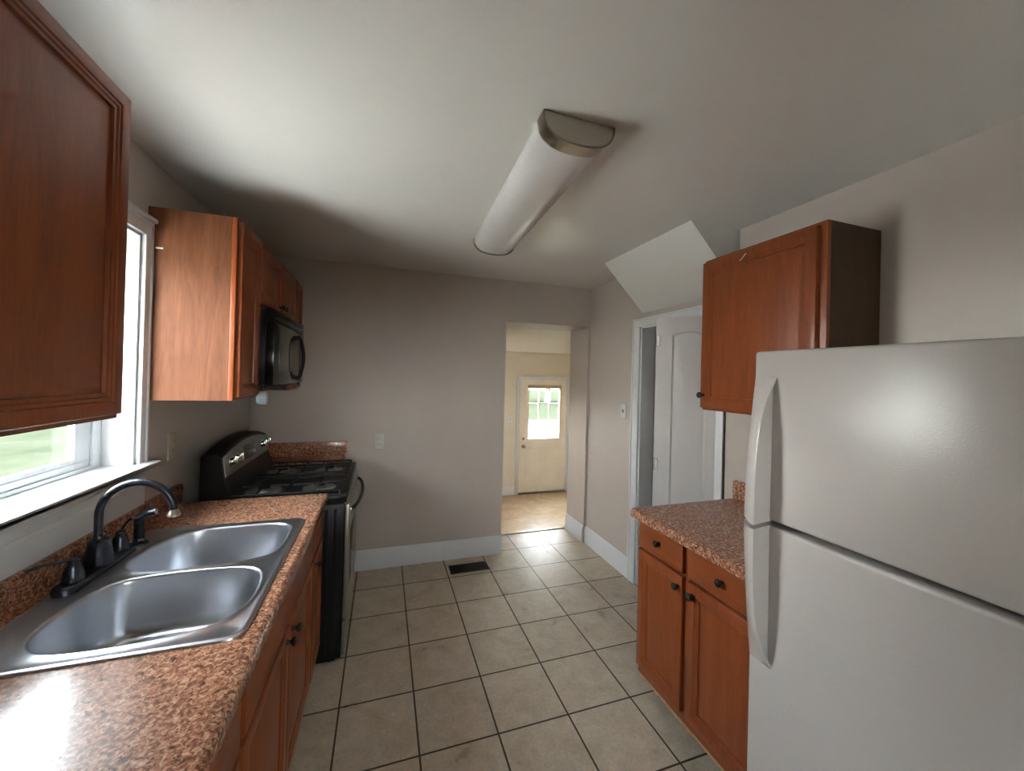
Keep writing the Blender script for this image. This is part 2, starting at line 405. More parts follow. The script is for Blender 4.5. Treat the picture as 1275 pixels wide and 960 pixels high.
# ------------------------------------------------------------ panelled fronts
def mapper(face, d, u0, v0):
    """face '+x' or '-x' : front looks that way, d is the back plane; (u,v,n)->world"""
    sg = 1 if face[0] == '+' else -1
    if face[1] == 'x': return lambda u, v, n: (d+sg*n, u0+u, v0+v)
    return lambda u, v, n: (u0+u, d+sg*n, v0+v)
def panel_front(face, d, u0, v0, w, h, t=.02, fr=.055, flat=False, mb=None):
    f = mapper(face, d, u0, v0); mb = mb or MB()
    lv = [(0, 0), (0, t-.004), (.0015, t-.0015), (.004, t)]
    if not flat:
        lv += [(fr-.018, t), (fr-.0155, t-.003), (fr-.009, t-.0025), (fr-.006, t-.0055), (fr+.001, t-.0055), (fr+.003, t-.012), (fr+.007, t-.0125), (fr+.018, t-.0085)]
    rs = [[f(i, i, n), f(w-i, i, n), f(w-i, h-i, n), f(i, h-i, n)] for i, n in lv]
    rs = [[Vector(p) for p in r] for r in rs]
    mb.rings(rs); return mb
def knob(parent, face, d, u, v, mat=None):
    sg = 1 if face[0] == '+' else -1
    c = (d, u, v) if face[1] == 'x' else (u, d, v); ax = (sg, 0, 0) if face[1] == 'x' else (0, sg, 0)
    return MB().lathe([(.0, 0), (.009, 0), (.008, .003), (.0055, .008), (.006, .013), (.0135, .017), (.0155, .021), (.0145, .026), (.009, .029), (0, .030)], c, ax, 18).build('knob', mat or KNOBM, parent, 50)

# ------------------------------------------------------------ upper cabinets
def upper_box(T, x0, x1, y0, y1, z0, z1, face, near_mat, body_mat=SIDEW):
    """carcass with face frame; near_mat clads the end panel that faces the camera"""
    fx = x1 if face == '+x' else x0; sg = 1 if face == '+x' else -1
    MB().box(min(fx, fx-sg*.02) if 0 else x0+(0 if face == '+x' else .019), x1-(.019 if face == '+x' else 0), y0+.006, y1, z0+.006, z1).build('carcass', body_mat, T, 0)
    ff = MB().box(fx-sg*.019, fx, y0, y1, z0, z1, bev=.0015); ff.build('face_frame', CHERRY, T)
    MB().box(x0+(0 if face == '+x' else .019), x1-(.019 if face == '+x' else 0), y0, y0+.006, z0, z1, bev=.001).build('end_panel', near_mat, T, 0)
CABX = XL+.305
# near left cabinet
T = thing('wall_cabinet', 'dark cherry wall cabinet nearest the camera, left of the window, seen almost face on', 'cabinet', (XL, -2.083, 1.42))
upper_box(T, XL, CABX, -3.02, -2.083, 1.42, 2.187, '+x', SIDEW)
for i, (y0, w) in enumerate(((-2.549, .447), (-3.004, .447))):
    d = panel_front('+x', CABX, y0, 1.432, w, .742, fr=.049).build('door', CHERRY, T); knob(d, '+x', CABX+.02, y0+(.03 if i == 0 else w-.03), 1.47)
# cabinet with the light end panel
T = thing('wall_cabinet', 'narrow cherry wall cabinet with pale orange veneered end panel beside the window', 'cabinet', (XL, -1.34, 1.41))
upper_box(T, XL, CABX, -1.34, -1.046, 1.41, 2.187, '+x', VENEER)
d = panel_front('+x', CABX, -1.328, 1.424, .268, .75).build('door', CHERRY, T); knob(d, '+x', CABX+.02, -1.09, 1.46)
MB().box(XL+.028, XL+.052, -1.3415, -1.3402, 2.02, 2.026).build('paint_chip', TRIM, T)
# cabinet above the microwave
T = thing('wall_cabinet', 'short two-door cherry cabinet mounted above the black microwave', 'cabinet', (XL, -1.045, 1.865))
upper_box(T, XL, CABX, -1.045, -.286, 1.865, 2.187, '+x', SIDEW)
for i, (y0, w) in enumerate(((-1.034, .364), (-.662, .364))):
    d = panel_front('+x', CABX, y0, 1.877, w, .298, fr=.05).build('door', CHERRY, T); knob(d, '+x', CABX+.02, y0+(w-.03 if i == 0 else .03), 1.91)
T = thing('wall_cabinet', 'narrow cherry wall cabinet in the far corner beyond the microwave', 'cabinet', (XL, -.285, 1.41))
upper_box(T, XL, CABX, -.285, YB-.003, 1.41, 2.187, '+x', SIDEW)
d = panel_front('+x', CABX, -.275, 1.424, .228, .75, fr=.05).build('door', CHERRY, T); knob(d, '+x', CABX+.02, -.25, 1.46)
# right cabinet over the counter
T = thing('wall_cabinet', 'single-door cherry wall cabinet with dark end panel on the right wall', 'cabinet', (XR, -1.70, 1.40))
upper_box(T, 1.70, XR, -2.270, -1.700, 1.40, 2.155, '-x', SIDEW)
d = panel_front('-x', 1.70, -2.246, 1.412, .542, .728, t=.022).build('door', CHERRY, T); knob(d, '-x', 1.678, -1.722, 1.475)
MB().rings([[(1.6775, y, z) for y, z in ((-1.952, 2.121), (-1.946, 2.121), (-1.915, 2.094), (-1.920, 2.094))], [(1.6782, y, z) for y, z in ((-1.952, 2.121), (-1.946, 2.121), (-1.915, 2.094), (-1.920, 2.094))]]).build('paint_chip', TRIM, T)

# ------------------------------------------------------------ base cabinets
def toe_box(T, x0, x1, y0, y1, face, zt, zb=.115, kick=.125, ztc=None):
    sg = 1 if face == '+x' else -1; fx = x1 if face == '+x' else x0
    bk = x0 if face == '+x' else x1
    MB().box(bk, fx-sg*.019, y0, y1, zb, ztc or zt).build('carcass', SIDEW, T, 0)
    MB().box(fx-sg*.019, fx, y0, y1, zb, zt, bev=.0015).build('face_frame', CHERRY, T)
    MB().box(bk, fx-sg*kick, y0+.002, y1-.002, 0, zb).build('toe_kick', SIDEW, T, 0)
CT = .912; TK = .040; ZT = CT-TK                         # countertop top and thickness
# right base unit
RX = 1.377
T = thing('base_cabinet', 'cherry base cabinet with two drawers over two doors beside the refrigerator', 'cabinet', (XR, -1.98, 0))
toe_box(T, RX, XR-.002, -2.325, -1.662, '-x', ZT)
for (y0, w, ku, kd) in ((-1.958, .290, -1.813, -1.935), (-2.318, .330, -2.155, -2.014)):
    d = panel_front('-x', RX, y0, .738, w, .127, flat=True).build('drawer', CHERRYH, T); knob(d, '-x', RX-.02, ku, .805)
    d = panel_front('-x', RX, y0, .165, w, .560).build('door', CHERRY, T); knob(d, '-x', RX-.02, kd, .678)
ch = MB(); random.seed(3); rs = []
for k in range(60):
    y = -1.668-.011*k; zz = .117-random.choice((0, 0, .002, .006, .012, .014))*random.random(); xx = RX-.002-.003*random.random()
    rs.append([(RX+.012, y, .1215), (xx, y, .1215), (xx, y, zz), (RX+.012, y, zz)])
ch.rings(rs)
ch.build('chipped_edge', RAWW, T, 0)
# left base units
LX = -.14
def left_unit(name, label, y0, y1, doors, drawers, zt=ZT, knobs=None):
    T = thing(name, label, 'cabinet', (XL, (y0+y1)/2, 0))
    toe_box(T, XL+.002, LX, y0, y1, '+x', zt, ztc=.70 if 'sink' in name else None)
    for (a, w) in drawers: 
        d = panel_front('+x', LX, a, .715, w, .142, flat=True).build('drawer', CHERRYH, T)
        if knobs: knob(d, '+x', LX+.02, a+w/2, .787)
    for (a, w, k) in doors:
        d = panel_front('+x', LX, a, .140, w, .560).build('door', CHERRY, T); knob(d, '+x', LX+.02, a+k, .664)
    return T
left_unit('base_cabinet', 'narrow cherry base cabinet between the sink cabinet and the black range', -1.352, -1.062, [(-1.343, .272, .03)], [(-1.343, .272)])
left_unit('sink_base_cabinet', 'cherry sink cabinet with two doors whose dark knobs meet in the middle', -2.262, -1.354, [(-1.808, .440, .035), (-2.248, .436, .401)], [(-2.248, .880)])
left_unit('base_cabinet', 'cherry base cabinet nearest the camera under the left countertop', -2.93, -2.264, [(-2.59, .312, .03), (-2.916, .312, .282)], [(-2.59, .312), (-2.916, .312)])
left_unit('base_cabinet', 'cherry base cabinet in the far corner between range and back wall', -.283, YB-.003, [(-.277, .235, .03)], [(-.277, .235)])

# ------------------------------------------------------------ countertops
def slab_profile(xb, xf, sg, zt=CT, tk=TK, r=.017):
    pts = [(xb, zt-tk), (xf-sg*.004, zt-tk), (xf, zt-tk+.004)]
    for k in range(6):
        a = k/5*PI/2; pts.append((xf-sg*r+sg*r*math.cos(a), zt-r+r*math.sin(a)))
    pts.append((xb, zt)); return pts
T = thing('countertop', 'long speckled brown granite-look countertop holding the sink', 'countertop', (XL, -2.2, CT-TK))
CX = -.102
HX0, HX1, HY0, HY1 = -.672, -.158, -2.187, -1.428      # sink cut-out
m = MB()
m.rings([[(x, y, z) for x, z in slab_profile(HX1, CX, 1)] for y in (-3.15, -1.056)])
m.box(XL+.001, HX0, -3.15, -1.056, CT-TK, CT); m.box(HX0, HX1, -3.15, HY0, CT-TK, CT); m.box(HX0, HX1, HY1, -1.056, CT-TK, CT)
m.build('slab', GRAN, T)
MB().box(XL+.001, XL+.026, -3.15, -1.045, CT-.001, .998, bev=.005).build('backsplash', GRAN, T)
T = thing('countertop', 'small corner countertop with brown backsplash beyond the range', 'countertop', (XL, -.16, CT-TK))
m = MB(); m.rings([[(x, y, z) for x, z in slab_profile(XL+.001, -.11, 1)] for y in (-.280, YB-.001)]); m.build('slab', GRAN, T)
MB().box(XL+.02, -.098, YB-.022, YB-.001, CT-.001, 1.013, bev=.004).build('backsplash', GRAN, T)
T = thing('countertop', 'short speckled countertop on the right between closet and refrigerator', 'countertop', (XR, -2, CT-TK))
m = MB(); m.rings([[(x, y, z) for x, z in slab_profile(XR-.001, 1.325, -1)] for y in (-2.325, -1.647)]); m.build('slab', GRAN, T)
MB().box(XR-.024, XR-.001, -2.325, -1.640, CT-.001, 1.010, bev=.005).build('backsplash', GRAN, T)

# ------------------------------------------------------------ sink
def catmull(pts, n):
    out = []; N = len(pts)
    for i in range(N):
        p0, p1, p2, p3 = [Vector(pts[(i+k-1) % N]) for k in range(4)]
        for k in range(n):
            t = k/n
            out.append(.5*((2*p1)+(-p0+p2)*t+(2*p0-5*p1+4*p2-p3)*t*t+(-p0+3*p1-3*p2+p3)*t**3))
    return out
def resample(pts, n):
    L = [0]
    for i in range(len(pts)): L.append(L[-1]+(pts[(i+1) % len(pts)]-pts[i]).length)
    out = []; j = 0
    for k in range(n):
        d = L[-1]*k/n
        while L[j+1] < d: j += 1
        t = (d-L[j])/(L[j+1]-L[j]+1e-9); out.append(pts[j].lerp(pts[(j+1) % len(pts)], t))
    return out
def offs(pts, d):
    """offset a closed curve outward (counter-clockwise) by d"""
    n = len(pts); ar = sum(pts[i].x*pts[(i+1) % n].y-pts[(i+1) % n].x*pts[i].y for i in range(n)); sg = 1 if ar > 0 else -1
    out = []
    for i in range(n):
        t = (pts[(i+1) % n]-pts[i-1]).normalized(); out.append(pts[i]+Vector((t.y, -t.x))*d*sg)
    return out
def rrect(x0, x1, y0, y1, r, n=8):
    out = []
    for cx, cy, a0 in ((x1-r, y1-r, 0), (x0+r, y1-r, 90), (x0+r, y0+r, 180), (x1-r, y0+r, 270)):
        for k in range(n): a = math.radians(a0+90*k/(n-1)); out.append(Vector((cx+r*math.cos(a), cy+r*math.sin(a))))
    return out
far_b = [(-.190, -1.490), (-.178, -1.56), (-.178, -1.68), (-.196, -1.745), (-.268, -1.779), (-.37, -1.789), (-.48, -1.790), (-.570, -1.765), (-.612, -1.70), (-.606, -1.62), (-.575, -1.52), (-.515, -1.463), (-.40, -1.447), (-.25, -1.449)]
near_b = [(-.478, -1.815), (-.38, -1.812), (-.262, -1.824), (-.205, -1.856), (-.180, -1.92), (-.174, -2.02), (-.196, -2.095), (-.252, -2.140), (-.36, -2.158), (-.485, -2.157), (-.560, -2.132), (-.600, -2.07), (-.606, -1.97), (-.590, -1.885), (-.55, -1.833)]
NP = 96
T = thing('kitchen_sink', 'stainless steel double-bowl drop-in sink set in the granite-look countertop', 'sink', (-.42, -1.81, CT))
bm = bmesh.new()
def ring_at(pts, z): return [bm.verts.new((p.x, p.y, z)) for p in pts]
def bridge(a, b):
    n = len(a)
    for i in range(n): bm.faces.new([a[i], a[(i+1) % n], b[(i+1) % n], b[i]])
outer = resample(rrect(-.692, -.142, -2.204, -1.412, .038), 160)
Z0 = CT+.0006
lv = [(0, Z0-.001), (-.0015, Z0+.004), (-.006, Z0+.0065), (-.012, Z0+.0060), (-.017, Z0+.0030)]
prev = None
for d, z in lv:
    r = ring_at(offs(outer, d), z)
    if prev: bridge(prev, r)
    prev = r
rim_inner = prev
zdeck = Z0+.0030
bowls = []
for pts in (far_b, near_b):
    c = resample(catmull(pts, 10), NP); lo = offs(c, .010)
    r0 = ring_at(lo, zdeck); prev = r0
    for d, z in ((.006, zdeck+.0018), (.002, zdeck+.0015), (-.002, zdeck-.002), (-.0035, zdeck-.008)):
        r = ring_at(offs(c, d), z); bridge(prev, r); prev = r
    cc = sum(c, Vector((0, 0)))/NP; D = .165
    prof = [(.985, -.04), (.965, -.09), (.945, -.125), (.92, -.145), (.87, -.158), (.80, -.163), (.6, -.1655), (.35, -.167), (.13, -.169)]
    for sc, z in prof:
        base = offs(c, -.0035)
        r = ring_at([cc+(p-cc)*sc for p in base], CT+z); bridge(prev, r); prev = r
    # round the ring into the drain
    R = [bm.verts.new((cc.x+.042*math.cos(a), cc.y+.042*math.sin(a), CT-.170)) for a in [math.atan2((v.co.y-cc.y), (v.co.x-cc.x)) for v in prev]]
    bridge(prev, R); bm.faces.new(R)
    bowls.append((r0, cc))
edges = []
for rr in (rim_inner, bowls[0][0], bowls[1][0]):
    for i in range(len(rr)):
        e = bm.edges.get((rr[i], rr[(i+1) % len(rr)])) or bm.edges.new((rr[i], rr[(i+1) % len(rr)])); edges.append(e)
bmesh.ops.triangle_fill(bm, use_beauty=True, use_dissolve=False, edges=edges)
bmesh.ops.recalc_face_normals(bm, faces=bm.faces[:])
sk = MB(); sk.bm.free(); sk.bm = bm
sk.build('basin', STEEL, T, 40)
for _, cc in bowls:
    dr = MB().lathe([(.043, 0), (.043, .003), (.038, .004), (.034, .001), (.030, -.002), (.0, -.002)], (cc.x, cc.y, CT-.1698)).build('drain', CHROME, T, 40)
    MB().lathe([(.0, 0), (.012, 0), (.012, .006), (.024, .008), (.022, .011), (0, .012)], (cc.x, cc.y, CT-.172)).build('strainer', STEEL, dr, 40)

# ------------------------------------------------------------ faucet
FY, FXX, ZS = -1.735, -.662, CT+.004
T = thing('kitchen_faucet', 'dark bronze gooseneck faucet with two lever handles on the sink deck', 'faucet', (FXX, FY, ZS))
pts = []
for k in range(24):
    a = PI*k/23; pts.append(Vector((math.cos(a)*.029, .125+math.sin(a)*.032)))
for k in range(24):
    a = PI+PI*k/23; pts.append(Vector((math.cos(a)*.029, -.125+math.sin(a)*.032)))
rs = []
for d, z in ((0, 0), (.0, .012), (-.003, .019), (-.008, .022)):
    rs.append([(FXX+p.x, FY+p.y, ZS+z) for p in offs(pts, d)])
m = MB(); m.rings(rs); m.build('base_plate', BRONZE, T, 40)
MB().lathe([(.034, .0), (.033, .02), (.029, .05), (.0265, .066), (.028, .069), (.026, .074), (.016, .078), (.015, .088)], (FXX, FY, ZS+.020), seg=28).build('spout_hub', BRONZE, T, 40)
r = .094; path = [(FXX-.003, FY, ZS+.09), (FXX-.003, FY, ZS+.13)]
zc = ZS+.168
for k in range(0, 25): a = PI-PI*k/24*.985; path.append((FXX-.003+r+r*math.cos(a), FY, zc+r*1.02*math.sin(a)))
path.append((FXX-.003+2*r+.001, FY, zc-.014))
sp = MB().tube(path, [.0105]*(len(path)-1)+[.0105], 18).build('spout', BRONZE, T, 50)
MB().lathe([(.0105, .018), (.012, .014), (.0135, .008), (.0175, .003), (.0175, -.003), (.014, -.005)], path[-1], (0, 0, 1), 20).build('aerator', NICKEL, sp, 40)
for sgn in (-1, 1):
    hy = FY+sgn*.102
    h = MB().lathe([(.024, 0), (.023, .012), (.020, .030), (.017, .036), (.017, .041), (.012, .047), (.011, .058), (.008, .062), (0, .064)], (FXX, hy, ZS+.020), seg=22).build('handle', BRONZE, T, 40)
    if sgn < 0: pth = [(FXX+.004, hy+.004, ZS+.078), (FXX-.022, hy-.022, ZS+.084), (FXX-.052, hy-.046, ZS+.084), (FXX-.064, hy-.058, ZS+.080)]
    else: pth = [(FXX, hy-.004, ZS+.078), (FXX-.006, hy+.024, ZS+.086), (FXX-.010, hy+.058, ZS+.094), (FXX-.012, hy+.072, ZS+.094)]
    lv = MB().tube(pth, [.0055, .0045, .004, .0062], 10); lv.sphere((pth[0][0], pth[0][1], pth[0][2]-.001), .011, (1, 1, .8)); lv.build('lever', BRONZE, h, 50)
SX, SY = -.652, -1.550
T = thing('side_sprayer', 'black side sprayer standing on the sink deck beside the faucet', 'sprayer', (SX, SY, ZS))
MB().lathe([(.027, 0), (.026, .006), (.020, .010), (.016, .018), (.0155, .022)], (SX, SY, ZS), seg=22).build('escutcheon', BRONZE, T, 40)
MB().lathe([(.0135, .020), (.0155, .026), (.0155, .055), (.0135, .062), (.0150, .066), (.0145, .082), (.012, .088)], (SX, SY, ZS), seg=20).build('body', BLACK, T, 40)
hd = MB().tube([(SX-.004, SY-.002, ZS+.080), (SX+.002, SY-.001, ZS+.097), (SX+.018, SY+.001, ZS+.103), (SX+.045, SY+.004, ZS+.111)], [.013, .0155, .014, .0115], 16).build('spray_head', BRONZE, T, 50)
MB().lathe([(.0108, 0), (.0108, .003), (.006, .0035), (0, .0035)], (SX+.044, SY+.004, ZS+.1107), (1, .1, .28), 16).build('nozzle', PLATE, hd, 40)

# ------------------------------------------------------------ range
RY0, RY1 = -1.046, -.287; RXF = -.022; RXB = -.70
T = thing('gas_range', 'black freestanding gas range with stainless front between left counter and back wall', 'range', ((RXB+RXF)/2, (RY0+RY1)/2, 0))
b = MB().box(RXB, RXF-.002, RY0, RY1, .035, .845, bev=.004)
for k in range(7): x = RXF-.05-.045*k; b.box(x, x+.018, RY0-.0025, RY0+.002, .06, .82, bev=.002)
b.box(RXB+.03, RXF-.03, RY0+.02, RY1-.02, .012, .035)
b.build('body', BLACK, T)
for yy in (RY0+.05, RY1-.05):
    for xx in (RXB+.06, RXF-.06): MB().lathe([(.016, 0), (.016, .012), (.010, .014), (.010, .036)], (xx, yy, 0), seg=12).build('foot', BLACK, T)
# cooktop with raised lip and four burner wells
ct = MB().box(RXB, RXF-.005, RY0-.001, RY1+.001, .845, .893, bev=.006)
ct.box(RXF-.03, RXF+.008, RY0-.001, RY1+.001, .852, .902, bev=.006)
ct.box(RXB+.09, RXF-.02, RY0, RY0+.02, .89, .902, bev=.004); ct.box(RXB+.09, RXF-.02, RY1-.02, RY1, .89, .902, bev=.004)
ct.build('cooktop', BLACK, T)
for bx_, by_ in ((-.17, -.87), (-.17, -.46), (-.44, -.87), (-.44, -.46)):
    bn = MB().lathe([(.085, 0), (.082, .006), (.06, .0015), (.036, .003), (.036, .016), (.030, .018)], (bx_, by_, .892), seg=28).build('burner', STAINF, T, 40)
    MB().lathe([(.0, 0), (.030, 0), (.031, .006), (.024, .010), (0, .011)], (bx_, by_, .909), seg=24).build('burner_cap', BLACKM, bn, 40)
for yc in (-.87, -.46):
    g = MB(); x0, x1, y0, y1, zt = -.57, -.05, yc-.165, yc+.165, .925
    for yy in (y0, y1): g.box(x0, x1, yy-.005, yy+.005, zt-.010, zt, bev=.003)
    for xx in (x0, -.31, x1): g.box(xx-.005, xx+.005, y0, y1, zt-.010, zt, bev=.003)
    for xx in (-.44, -.17):
        for a in range(4):
            dx, dy = ((1, 0), (-1, 0), (0, 1), (0, -1))[a]
            g.box(xx+dx*.035, xx+dx*(.13 if dx else 0)+(.004 if not dx else 0), yc+dy*.035-(.004 if not dy else 0), yc+dy*.165+(.004 if not dy else 0), zt-.012, zt-.001, bev=.003) if dx else g.box(xx-.004, xx+.004, yc+dy*.035, yc+dy*.165, zt-.012, zt-.001, bev=.003)
    for xx in (x0, x1):
        for yy in (y0, y1): g.box(xx-.006, xx+.006, yy-.006, yy+.006, .893, zt-.002, bev=.002)
    g.build('grate', BLACKM, T)
# backguard with arched top
GX0, GX1 = -.665, -.585
def arch_z(y, z0, z1):
    t = (y-(RY0+RY1)/2)/((RY1-RY0)/2); return z0+(z1-z0)*(1-t*t)
N = 24; ys = [RY0+(RY1-RY0)*k/N for k in range(N+1)]
m = MB(); rs = []
for y in ys:
    zt = arch_z(y, 1.130, 1.175)
    rs.append([(GX0, y, .86), (GX1+.055, y, .88), (GX1+.045, y, .93), (GX1+.020, y, .995), (GX1+.004, y, zt-.022), (GX1-.004, y, zt-.008), (GX1-.022, y, zt), (GX0+.012, y, zt), (GX0, y, zt-.012)])
m.rings(rs); m.build('backguard', BLACK, T, 40)
m = MB(); rs = []
for y in [RY0+.014+(RY1-RY0-.028)*k/N for k in range(N+1)]:
    zt = arch_z(y, 1.108, 1.152); zb = 1.012
    def gx(z): 
        t = (z-.995)/(arch_z(y, 1.130, 1.175)-.022-.995); return GX1+.020+(-.016)*t
    rs.append([(gx(zb)-.002, y, zb), (gx(zb)+.004, y, zb+.002), (gx(zt)+.004, y, zt-.002), (gx(zt)-.002, y, zt)])
m.rings(rs); m.build('control_panel', STAINF, T, 40)
m = MB(); m.rings([[(GX1+.016, y, 1.043), (GX1+.021, y, 1.043), (GX1+.014, y, 1.118), (GX1+.009, y, 1.118)] for y in (-.76, -.57)]); m.build('clock_display', BLACKGL, T)
for yk in (-.965, -.885, -.455, -.37):
    kb = MB().lathe([(.026, 0), (.026, .004), (.020, .006), (.018, .020), (.015, .023), (0, .024)], (GX1+.016, yk, 1.078), (1, 0, .12), 20)
    kb.box(GX1+.034, GX1+.050, yk-.0055, yk+.0055, 1.062, 1.104, bev=.003); kb.build('control_knob', CHROME, T, 40)
# oven front
od = MB().box(RXF, RXF+.022, RY0+.004, RY1-.004, .235, .842, bev=.006).build('oven_door', STAINF, T)
B(RXF+.0215, RXF+.0235, RY0+.13, RY1-.13, .36, .66, bev=.0008).build('oven_window', BLACKGL, od)
m = MB(); n = 16; path = []
for k in range(n+1): t = k/n; path.append((RXF+.022+.047*math.sin(PI*t)**.55 if 0 < t < 1 else RXF+.018, RY0+.045+(RY1-RY0-.09)*t, .800))
m.tube(path, .0105, 12).build('oven_handle', BLACK, od, 50)
for yy in (RY0+.045, RY1-.045): MB().box(RXF+.018, RXF+.034, yy-.014, yy+.014, .788, .812, bev=.004).build('handle_mount', CHROME, od)
B(RXF, RXF+.014, RY0+.004, RY1-.004, .045, .222, bev=.005).build('storage_drawer', STAINF, T)
B(RXF-.002, RXF+.012, RY0+.003, RY1-.003, .8455, .853, bev=.002).build('trim_strip', STAINF, T)
# bright oval added for the glint of the near front burner bowl
sr = MB(); rs = []
for sc, z in ((.55, 0), (.9, .002), (1.0, .008), (.95, .009), (.8, .004), (.3, .002)): rs.append([(-.135+.058*sc*math.cos(a), -1.0+.020*sc*math.sin(a), .9025+z) for a in [2*PI*k/28 for k in range(28)]])
sr.rings(rs)
tag(sr.build('burner_glint', CHROME, smooth=45), 'shiny metal oval added for the glint of the near front burner bowl', 'dish')

# ------------------------------------------------------------ microwave
MY0, MY1, MZ0, MZ1 = -1.041, -.289, 1.462, 1.860
T = thing('microwave', 'black over-the-range microwave with curved handle hung under the short cabinet', 'microwave', (XL+.19, -.665, MZ0))
m = MB().box(XL+.002, -.412, MY0, MY1, MZ0, MZ1, bev=.003)
for k in range(4): m.box(-.60+.035*k, -.59+.035*k, MY0-.002, MY0+.001, MZ0+.05, MZ1-.05)
m.box(-.45, -.408, MY0+.01, MY1-.01, MZ0-.008, MZ0+.004, bev=.002)
m.build('body', BLACK, T)
d = MB().box(-.410, -.372, MY0+.002, -.432, MZ0+.006, 1.790, bev=.006).build('door', BLACKGL, T)
B(-.3725, -.3705, MY0+.09, -.56, MZ0+.075, 1.735, bev=.0008).build('door_window', plain('mw_window', (.055, .06, .045), .12), d)  # lighter olive colour stands in for the reflection in the door glass
path = []
for k in range(17): t = k/16; path.append((-.372+.032*math.sin(PI*t)**.7 if 0 < t < 1 else -.376, -.470, 1.490+.275*t))
MB().tube(path, .011, 12).build('door_handle', BLACK, d, 50)
MB().box(-.410, -.374, -.430, MY1-.002, MZ0+.006, 1.790, bev=.005).build('control_panel', BLACKGL, T)
MB().box(-.3745, -.3735, -.415, -.305, 1.715, 1.755).build('display', SLOT, T)
v = MB()
for k in range(4): v.box(-.412, -.374, MY0+.002, MY1-.002, 1.7925+.0175*k, 1.7925+.0175*k+.0105, bev=.003)
v.box(-.42, -.392, MY0+.004, MY1-.004, 1.790, MZ1-.002); v.build('vent_grille', BLACK, T)
# packet hanging under the cabinet
T = thing('hanging_packet', 'small grey and pale blue plastic packet hanging under the microwave corner', 'packet', (-.42, -1.06, 1.39))
HXP, HYP, HZP = -.415, -1.052, .036
def hang(z, w_, t_): return [(HXP+sx*w_, HYP+sy*t_, z+HZP) for sx, sy in ((-1, -1), (-.3, -1.25), (.4, -1), (1, -1), (1, 1), (-1, 1))]
MB().rings([hang(*a) for a in ((1.405, .014, .005), (1.400, .020, .011), (1.385, .0215, .015), (1.366, .022, .014))]).build('sleeve', GREYP, T, 50)
MB().rings([hang(*a) for a in ((1.366, .022, .014), (1.350, .0225, .015), (1.339, .018, .009), (1.336, .014, .005))]).build('blue_end', BLUEP, T, 50)
MB().tube([(HXP, HYP+.002, 1.438), (HXP-.001, HYP+.006, 1.45), (HXP-.002, HYP+.012, 1.466)], .002, 8).build('cord', BLACK, T)

# ------------------------------------------------------------ refrigerator
FX_, FY0, FY1, FT = 1.252, -3.11, -2.352, 1.640
T = thing('refrigerator', 'white pebbled top-freezer refrigerator at the right foreground', 'refrigerator', (1.6, -2.73, 0))
MB().box(FX_+.075, XR-.04, FY0+.003, FY1-.003, .03, FT-.012, bev=.006).build('cabinet_body', FRIDGE, T)
GAPZ = 1.128
MB().box(FX_+.060, FX_+.078, FY0+.012, FY1-.012, .09, FT-.015).build('gasket', GASKET, T)
def fr_door(z0, z1):
    m = MB().box(FX_, FX_+.062, FY0, FY1, z0, z1, bev=.010, seg=4); return m
fd = fr_door(GAPZ+.008, FT).build('freezer_door', FRIDGE, T, 50)
ld_ = fr_door(.10, GAPZ-.008).build('refrigerator_door', FRIDGE, T, 50)
MB().box(FX_+.02, FX_+.075, FY0+.02, FY1-.02, .02, .092, bev=.004).build('kick_grille', GASKET, T)
def handle(za, zb):
    """fin along the door edge; za = end at the gap, zb = tip that merges with the door"""
    n = 30; rs = []
    for k in range(n+1):
        t = k/n; z = za+(zb-za)*t
        prot = max(.078*(1-t**4), -.0005); yr = -2.424-.002*t; xo = FX_-prot; yl = FY1-.001; xl = FX_-.035*(1-t**1.6)+.0004
        rs.append([(FX_+.004, yr+.012, z), (FX_-.35*prot, yr+.009, z), (xo+.008, yr+.001, z), (xo+.001, yr, z), (xo, yr+.004, z), (xo*.93+xl*.07, yr+.014, z), (xo*.5+xl*.5, (yr+yl)/2+.006, z), (xl, yl-.005, z), (xl+.005, yl, z), (FX_+.012, yl, z)])
    return MB().rings(rs)
handle(GAPZ+.006, 1.562).build('handle', FRSM, fd, 60)
handle(GAPZ-.006, .705).build('handle', FRSM, ld_, 60)
for y in (FY0+.05,): MB().box(FX_+.01, FX_+.11, y-.02, y+.03, FT-.012, FT+.012, bev=.004).build('hinge_cover', FRSM, T)

# ------------------------------------------------------------ ceiling light
LA = math.atan2(.048, 1.2); LC = Vector((.742, -2.13))
T = thing('ceiling_light', 'long half-round ceiling light with clear-white lens and brushed nickel ends', 'light', (.766, -1.53, ZC))
def LP(u, v, z):  # u across, v along from the near end
    return (LC.x+u*math.cos(LA)+v*math.sin(LA), LC.y-u*math.sin(LA)*0+v*math.cos(LA), z)
def dprof(w, h, n=22, zt=ZC):
    out = []
    for k in range(n+1):
        a = PI*k/n; cx = math.cos(a); sx = math.sin(a)
        out.append((w*math.copysign(abs(cx)**.85, cx), zt-.006-h*abs(sx)**.8))
    return [(w, zt)]+out+[(-w, zt)]
LEN = 1.205
m = MB(); m.rings([[LP(u, v, z) for u, z in dprof(.126, .078)] for v in (.02, LEN-.012)]); m.build('lens', DIFF, T, 50)
m = MB()
R1 = [[LP(u, v, z) for u, z in dprof(w_, h_)] for v, w_, h_ in ((.052, .1315, .0835), (-.002, .1315, .0835), (-.004, .129, .081), (-.004, .126, .078), (.002, .124, .076))]
m.rings(R1); m.build('end_cap', NICKEL, T, 40)
m = MB(); m.rings([[LP(u, v, z) for u, z in dprof(.1235, .0755)] for v in (.000, -.0012)]); m.build('end_plate', plain('end_plate_enamel', (.55, .50, .43), .4), T, 40)
m = MB(); m.rings([[LP(u, v, z) for u, z in dprof(.1315, .0835)] for v in (LEN-.014, LEN)]); m.build('end_cap', NICKEL, T, 40)

